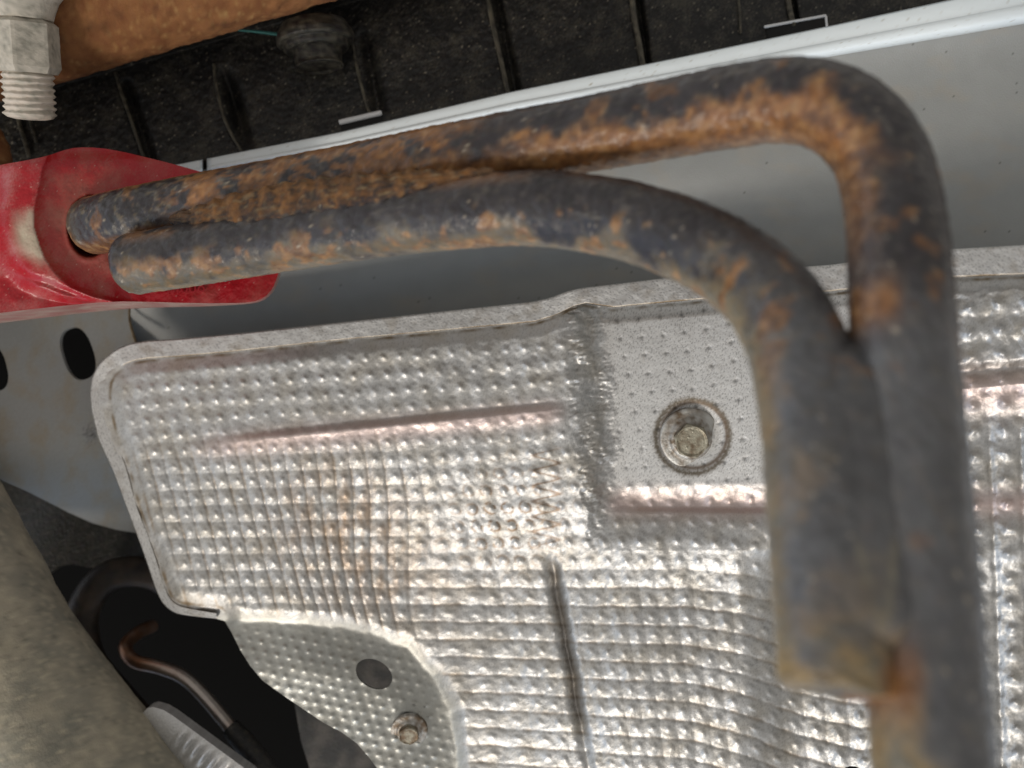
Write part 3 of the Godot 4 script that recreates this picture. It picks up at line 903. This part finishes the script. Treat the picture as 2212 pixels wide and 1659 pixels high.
func hanger() -> void:
	var t := thing("exhaust_hanger", "rusty dark steel hanger of two bent rods welded side by side", "exhaust hanger", at(1900, 1600, 0.1))
	var up := []
	for r in [[206, 487, 0.0122], [245, 478, 0.0152], [290, 468, 0.018], [400, 447, 0.022], [550, 421, 0.029], [700, 394, 0.035], [850, 366, 0.042], [1000, 338, 0.049], [1200, 303, 0.057], [1400, 265, 0.065], [1560, 234, 0.072], [1680, 217, 0.077], [1770, 226, 0.081], [1845, 265, 0.085], [1900, 335, 0.089], [1928, 430, 0.093], [1940, 540, 0.098], [1947, 655, 0.1015], [1962, 900, 0.1065], [1983, 1200, 0.1125], [2004, 1500, 0.1175], [2022, 1760, 0.121], [2045, 2100, 0.125], [2068, 2450, 0.129]]:
		up.append(Vector4(r[0], r[1], r[2], RR))
	var rough := func(_q, _s, _v, mm): return 0.00016 * nf.get_noise_3dv(mm) + 0.00016 * nc.get_noise_3dv(mm * 2.0)
	commit("upper_rod", tube(up, 560, 96, func(q, s, v, mm): return rod_paint(q, s, v, mm, false), rough, 0.72, -1.0), M.coat, t)
	var low := []
	for r in [[290, 570, 0.0245], [420, 549, 0.0295], [600, 518, 0.037], [800, 484, 0.0465], [1000, 459, 0.0555], [1150, 450, 0.061], [1300, 466, 0.067], [1400, 490, 0.072], [1500, 527, 0.0775], [1590, 578, 0.083], [1660, 640, 0.0910], [1705, 710, 0.0965], [1735, 800, 0.1010], [1758, 930, 0.1052], [1772, 1080, 0.1092], [1788, 1260, 0.1125], [1803, 1400, 0.1155], [1811, 1482, 0.117]]:
		low.append(Vector4(r[0], r[1], r[2], RR))
	commit("lower_rod", tube(low, 480, 96, func(q, s, v, mm): return rod_paint(q, s, v, mm, true), func(q, _s, _v, mm): return 0.00016 * nf.get_noise_3dv(mm) + (0.00016 + 0.0004 * ss(1440.0, 1480.0, q.y)) * nc.get_noise_3dv(mm * 2.0), 0.55, 0.12, 1.0, 0.16), M.coat, t)
	# weld metal filling the groove between the rods
	var weld_rough := func(q, s, _v, mm): return 0.0004 * nf.get_noise_3dv(mm * 0.6) + 0.0007 * nc.get_noise_3dv(mm * 1.2) + 0.0003 * nf.get_noise_2d(q.x * 0.035, s * 9.0) + 0.00025 * sin(q.x * 0.16 + s * s * 3.0)
	var wp := func(q, s, v, mm):
		var n: float = nf.get_noise_3dv(mm * 0.8)
		var streak: float = nf.get_noise_2d(q.x * 0.03, s * 7.0)
		var c := mix(rod_paint(q, 0.2, v, mm, false), mix(Color(0.150, 0.080, 0.038), Color(0.045, 0.036, 0.033), 0.55 + n * 0.9 + streak * 1.6 + 0.5 * s), 0.75 + n * 0.6)
		c = mix(c, Color(0.30, 0.21, 0.11), (streak - 0.22) * 1.5)
		return mix(c, rod_paint(q, -0.4, v, mm, true), ss(0.35, 0.85, s + n * 0.5))
	commit("weld_bead", tube([Vector4(372, 474, 0.0285, 0.0010), Vector4(440, 470, 0.0335, 0.0030), Vector4(540, 456, 0.0392, 0.0040), Vector4(650, 437, 0.0448, 0.0042), Vector4(760, 420, 0.0504, 0.0038), Vector4(860, 405, 0.0553, 0.0029), Vector4(960, 386, 0.0585, 0.0016), Vector4(1060, 373, 0.0612, 0.0008)], 200, 56, wp, weld_rough, 1.0, 1.0, 0.5), M.rust, t)
	var wl := func(q, s, v, mm):
		var n: float = nf.get_noise_3dv(mm * 0.5)
		var c := rod_paint(Vector2(q.x, minf(q.y, 1340.0)), clampf(s, -0.1, 0.1), v, mm, true)
		# pale dried runs, and dust where the weld ends
		var k: float = 0.55 * clampf((1390.0 - q.y) / 260.0, 0.0, 1.0)
		var e: float = minf(absf(s - k), absf(s + k)) + 0.05 * n
		c = mix(c, Color(0.24, 0.215, 0.155), exp(-pow(e / 0.10, 2.0)) * ss(1120.0, 1220.0, q.y) * (1.0 - ss(1380.0, 1430.0, q.y)) * (0.6 + n))
		c = mix(c, Color(0.27, 0.25, 0.20), exp(-pow((s + 0.8) / 0.06, 2.0)) * ss(770.0, 800.0, q.y) * (1.0 - ss(880.0, 1010.0, q.y)) * 0.8)
		c = mix(c, Color(0.30, 0.22, 0.13), ss(1330.0, 1420.0, q.y))
		return mix(c, Color(0.26, 0.11, 0.035), (1.0 - ss(720.0, 750.0, q.y)) * 0.8)
	commit("weld_bead", tube([Vector4(1840, 722, 0.0985, 0.0010), Vector4(1843, 745, 0.1018, 0.0024), Vector4(1848, 775, 0.1050, 0.0038), Vector4(1853, 820, 0.1078, 0.0046), Vector4(1864, 930, 0.1108, 0.0047), Vector4(1876, 1090, 0.1144, 0.0047), Vector4(1891, 1260, 0.1182, 0.0046), Vector4(1898, 1345, 0.1198, 0.0040), Vector4(1903, 1410, 0.1192, 0.0018)], 160, 56, wl, func(_q, _s, _v, mm): return 0.0004 * nc.get_noise_3dv(mm * 0.9) + 0.0002 * nf.get_noise_3dv(mm * 0.7), 1.0, 1.0, 0.26), M.coat, t)
	# rust-choked notch left open below the weld
	commit("rust_notch", tube([Vector4(1898, 1405, 0.1155, 0.0009), Vector4(1903, 1450, 0.1158, 0.0016), Vector4(1906, 1500, 0.1155, 0.0008)], 40, 20, func(_q, _s, _v, mm): return mix(Color(0.20, 0.07, 0.02), Color(0.05, 0.02, 0.01), 0.5 + nf.get_noise_3dv(mm)), func(_q, _s, _v, mm): return 0.0003 * nf.get_noise_3dv(mm), 1.0, 1.0, 0.6), M.rust, t)

# ------------------------------------------------------------------ bolts
func bolt(called: String, label: String, where: Vector3, axis: Vector3, r: float, dirt: float, spin: float) -> void:
	var t := thing(called, label, "bolt", where, "bolts holding the heat shield")
	var dust := spot_paint(Color(0.52, 0.52, 0.50), Color(0.16, 0.115, 0.075), dirt)
	var head := spot_paint(Color(0.42, 0.40, 0.32), Color(0.15, 0.105, 0.065), dirt)
	commit("washer", lathe(where, axis, [Vector2(r * 2.0, -r * 0.3), Vector2(r * 2.0, r * 0.05), Vector2(r * 1.94, r * 0.14), Vector2(r * 1.4, r * 0.2), Vector2(r * 1.32, r * 0.32), Vector2(r * 1.2, r * 0.4), Vector2(r * 0.7, r * 0.42)], 64, 0, dust), M.bolt, t)
	commit("hex_head", lathe(where, axis, [Vector2(r * 1.16, r * 0.3), Vector2(r * 1.16, r * 0.9), Vector2(r * 1.03, r * 1.02)], 60, 6, head, spin), M.bolt, t)
	commit("head_face", lathe(where, axis, [Vector2(r * 1.0, r * 1.01), Vector2(r * 0.95, r * 1.02), Vector2(r * 0.9, r * 0.96), Vector2(r * 0.3, r * 0.97), Vector2(r * 0.001, r * 0.97)], 48, 0, head), M.bolt, t)
	var marks := blank()
	for k in 3:
		var w := k * k * 0.9 + 0.6 + k
		var e := (axis.cross(B.x)).normalized()
		var f := axis.cross(e)
		join(marks, lathe(where + axis * r * 0.96 + (e * cos(w) + f * sin(w)) * r * (0.35 + 0.15 * k), axis, [Vector2(r * 0.10, -r * 0.02), Vector2(r * 0.09, r * 0.02), Vector2(r * 0.001, r * 0.03)], 12, 0, head))
	commit("head_marking", marks, M.bolt, t)

func fasteners() -> void:
	bolt("flange_bolt", "hex flange bolt with dirty washer in the flat pad of the heat shield", at(1492, 947, z_shield(1496, 943) + 0.0002), (B * Vector3(-0.12, -0.16, 1.0)).normalized(), 0.0036, 0.42, 0.3)
	bolt("flange_bolt", "small brown bolt on the lower rolled flap of the heat shield", at(884, 1578, z_shield(884, 1578) + 0.0004), (B * Vector3(0.05, -0.30, 1.0)).normalized(), 0.0023, 0.75, 0.1)
	# ring stamped into the pad round the bolt
	# nut and stud, upper left
	var t := thing("nut_and_stud", "chalky white hex nut on a threaded stud in front of the rusty tube", "nut", at(50, 100, 0.02))
	var ax: Vector3 = (B * Vector3(-0.06, -1.0, -0.26)).normalized()
	var z0 := at(46, -22, 0.016)
	var pale := spot_paint(Color(0.52, 0.48, 0.41), Color(0.27, 0.26, 0.22), 0.35)
	var palest := spot_paint(Color(0.60, 0.54, 0.47), Color(0.33, 0.33, 0.28), 0.15)
	commit("washer", lathe(z0, ax, [Vector2(0.0001, -0.004), Vector2(0.0085, -0.004), Vector2(0.0086, 0.001), Vector2(0.0075, 0.0024), Vector2(0.0065, 0.0052), Vector2(0.0062, 0.0062), Vector2(0.0001, 0.0064)], 48, 0, pale), M.dusty, t)
	commit("shank", lathe(z0, ax, [Vector2(0.0058, -0.030), Vector2(0.0058, -0.003)], 32, 0, pale), M.dusty, t)
	commit("hex_nut", lathe(z0, ax, [Vector2(0.0058, 0.0060), Vector2(0.0074, 0.0072), Vector2(0.0074, 0.0165), Vector2(0.0066, 0.0178), Vector2(0.0045, 0.0180)], 60, 6, pale, -0.10, 0.012), M.dusty, t)
	var prof := []
	for k in 60:
		var h := 0.0165 + 0.0105 * k / 59.0
		prof.append(Vector2(0.0053 + 0.00030 * sin(h / 0.0014 * TAU), h))
	prof.append(Vector2(0.0047, 0.0278))
	prof.append(Vector2(0.0030, 0.0282))
	prof.append(Vector2(0.0001, 0.0283))
	commit("threaded_stud", lathe(z0, ax, prof, 48, 0, palest, 0.0, 0.05), M.dusty, t)
	var d := thing("dark_bolt", "dark round bolt head peeking in at the bottom edge beside the rod", "bolt", at(1846, 1680, 0.03))
	var black := func(_mm): return Color(0.02, 0.018, 0.018)
	commit("head", lathe(at(1852, 1703, 0.03), cam_dir, [Vector2(0.0034, -0.003), Vector2(0.0034, 0.002), Vector2(0.0026, 0.003), Vector2(0.0001, 0.0031)], 32, 0, black), M.dark, d)

# ------------------------------------------------------------------ rusty tube, upper left
func rusty_tube() -> void:
	var t := thing("rusty_tube", "thick rust-brown steel tube crossing the upper left corner", "tube", at(300, 50, 0.0))
	var paint := func(q, s, v, mm):
		var n: float = nf.get_noise_3dv(mm * 0.7)
		var c := mix(Color(0.185, 0.078, 0.034), Color(0.27, 0.125, 0.052), 0.5 + nc.get_noise_3dv(mm * 1.2) * 0.9 + n * 0.5)
		c = mix(c, Color(0.36, 0.22, 0.09), (n - 0.25) * 1.6)
		return mix(c, Color(0.09, 0.04, 0.022), (nc.get_noise_3dv(mm * 0.9 + Vector3(90, 3, 0)) - 0.2) * 1.6 + n * 0.3)
	var rough := func(q, s, v, mm): return 0.0003 * nf.get_noise_3dv(mm * 0.6) - 0.0007 * exp(-pow((s - 0.28) / 0.05, 2.0)) + 0.0004 * nc.get_noise_3dv(mm)
	commit("pipe_wall", tube([Vector4(-900, 341, -0.008, 0.0145), Vector4(-560, 241, -0.006, 0.0145), Vector4(-260, 150, -0.004, 0.0145), Vector4(30, 64, -0.003, 0.0145), Vector4(330, -28, -0.001, 0.0145), Vector4(620, -118, 0.001, 0.0145), Vector4(900, -205, 0.003, 0.0145), Vector4(1400, -360, 0.005, 0.0145)], 340, 96, paint, rough, 0.1, 0.1), M.rust, t)
	var o := commit("rusty_bracket", tube([Vector4(-60, 250, -0.012, 0.004), Vector4(-18, 320, -0.012, 0.004), Vector4(-12, 380, -0.013, 0.004)], 40, 24, paint, rough, 0.5, 0.5), M.rust)
	tag(o, "rusty bracket end at the left edge above the red mount", "bracket")

# ------------------------------------------------------------------ things in the dark gap, lower left
func cavity_things() -> void:
	var dusty := func(q, s, v, mm):
		var loc: Vector3 = B.inverse() * mm
		var n: float = nf.get_noise_3dv(Vector3(loc.x * 1.2, loc.y * 0.35, loc.z))
		var c := mix(Color(0.23, 0.225, 0.19), Color(0.38, 0.345, 0.27), 0.55 + nz.get_noise_3dv(mm * 1.5) * 1.0)
		c = mix(c, Color(0.50, 0.45, 0.34), (n - 0.05) * 1.2)
		return mix(c, Color(0.09, 0.095, 0.08), (-n - 0.25) * 1.0)
	var a := commit("plastic_duct", tube([Vector4(-420, 560, -0.020, 0.016), Vector4(-300, 790, -0.018, 0.016), Vector4(-190, 1000, -0.016, 0.016), Vector4(-100, 1200, -0.014, 0.0175), Vector4(-10, 1370, -0.012, 0.0175), Vector4(70, 1500, -0.010, 0.0180), Vector4(160, 1640, -0.008, 0.0195), Vector4(250, 1800, -0.006, 0.021)], 200, 90, dusty, func(_q, _s, _v, mm): return 0.0005 * nc.get_noise_3dv(mm * 0.4), 0.3, 0.3), M.dusty)
	tag(a, "fat dusty grey-green pipe running down the lower left corner", "pipe")
	# bare metal pipe with a black sleeve
	var b := thing("brake_pipe", "thin bent metal pipe with a black sleeve in the dark gap", "pipe", at(400, 1500, -0.03))
	var pc := func(q, s, v, mm): return mix(mix(Color(0.45, 0.40, 0.37), Color(0.28, 0.14, 0.08), 1.0 - ss(270.0, 420.0, q.x) + nc.get_noise_3dv(mm) * 0.5), Color(0.2, 0.16, 0.13), nf.get_noise_3dv(mm) * 0.5)
	commit("bent_pipe", tube([Vector4(330, 1352, -0.046, 0.0019), Vector4(296, 1368, -0.040, 0.0019), Vector4(271, 1397, -0.034, 0.0019), Vector4(290, 1428, -0.029, 0.0019), Vector4(345, 1442, -0.027, 0.0019), Vector4(395, 1462, -0.026, 0.0019), Vector4(440, 1503, -0.025, 0.0019), Vector4(505, 1580, -0.024, 0.0019)], 120, 28, pc, no_rough, 0.2, 0.2), M.pipe, b)
	var sl := func(_q, _s, _v, mm): return mix(Color(0.02, 0.02, 0.02), Color(0.07, 0.06, 0.045), nf.get_noise_3dv(mm))
	commit("sleeve", tube([Vector4(498, 1572, -0.024, 0.0026), Vector4(540, 1620, -0.023, 0.0030), Vector4(600, 1700, -0.022, 0.0032)], 40, 28, sl, no_rough, 0.15, 0.15), M.plastic, b)
	# ribbed aluminium bar
	var r := thing("ribbed_bar", "pale aluminium bar with notched ribs at the bottom left", "bar", at(400, 1600, -0.02))
	var al := func(x, y, _z): return Color(0.62, 0.62, 0.62) * (1.0 + 0.25 * nf.get_noise_2d(x * 0.3, y * 0.3))
	var rz := func(x, y):
		var q := Vector2(x - 330.0, y - 1540.0).rotated(-0.68)
		return -0.013 + 0.0022 * cos(clampf(q.y / 42.0, -1.4, 1.4)) + 0.0008 * sin(q.x / 3.6) * exp(-pow((q.y - 6.0) / 20.0, 2.0)) * ss(60.0, 90.0, q.x)
	commit("bar_body", sheet(outline([296, 1556, 304, 1544, 318, 1530, 330, 1527, 352, 1533, 372, 1545, 540, 1668, 600, 1730, 470, 1730, 392, 1668, 340, 1600, 312, 1570]), [], 2.5, rz, al, 0.004), M.bolt, r)
	# dark hose loop
	var h := commit("dark_hose", tube([Vector4(420, 1300, -0.055, 0.0045), Vector4(330, 1240, -0.05, 0.0045), Vector4(235, 1245, -0.045, 0.0045), Vector4(180, 1320, -0.042, 0.0045), Vector4(190, 1420, -0.04, 0.0045), Vector4(250, 1500, -0.038, 0.0045), Vector4(330, 1590, -0.036, 0.0045)], 120, 36, func(_q, _s, _v, mm): return mix(Color(0.018, 0.015, 0.012), Color(0.05, 0.035, 0.025), nc.get_noise_3dv(mm) + 0.3), no_rough, 0.3, 0.3), M.plastic)
	tag(h, "dark curved hose in the shadow behind the bent pipe", "hose")
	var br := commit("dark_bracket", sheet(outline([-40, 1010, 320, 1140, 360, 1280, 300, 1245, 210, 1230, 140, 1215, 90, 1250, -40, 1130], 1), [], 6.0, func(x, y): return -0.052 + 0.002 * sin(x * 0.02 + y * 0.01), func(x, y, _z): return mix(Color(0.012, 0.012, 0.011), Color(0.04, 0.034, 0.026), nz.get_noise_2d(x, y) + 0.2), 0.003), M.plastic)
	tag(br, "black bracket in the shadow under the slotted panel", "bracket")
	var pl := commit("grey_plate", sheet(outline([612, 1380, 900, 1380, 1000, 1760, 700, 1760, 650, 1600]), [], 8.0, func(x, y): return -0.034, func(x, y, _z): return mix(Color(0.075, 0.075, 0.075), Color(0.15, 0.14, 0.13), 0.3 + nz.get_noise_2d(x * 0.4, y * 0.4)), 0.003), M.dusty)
	tag(pl, "dark grey plate behind the hole in the heat shield flap", "plate")
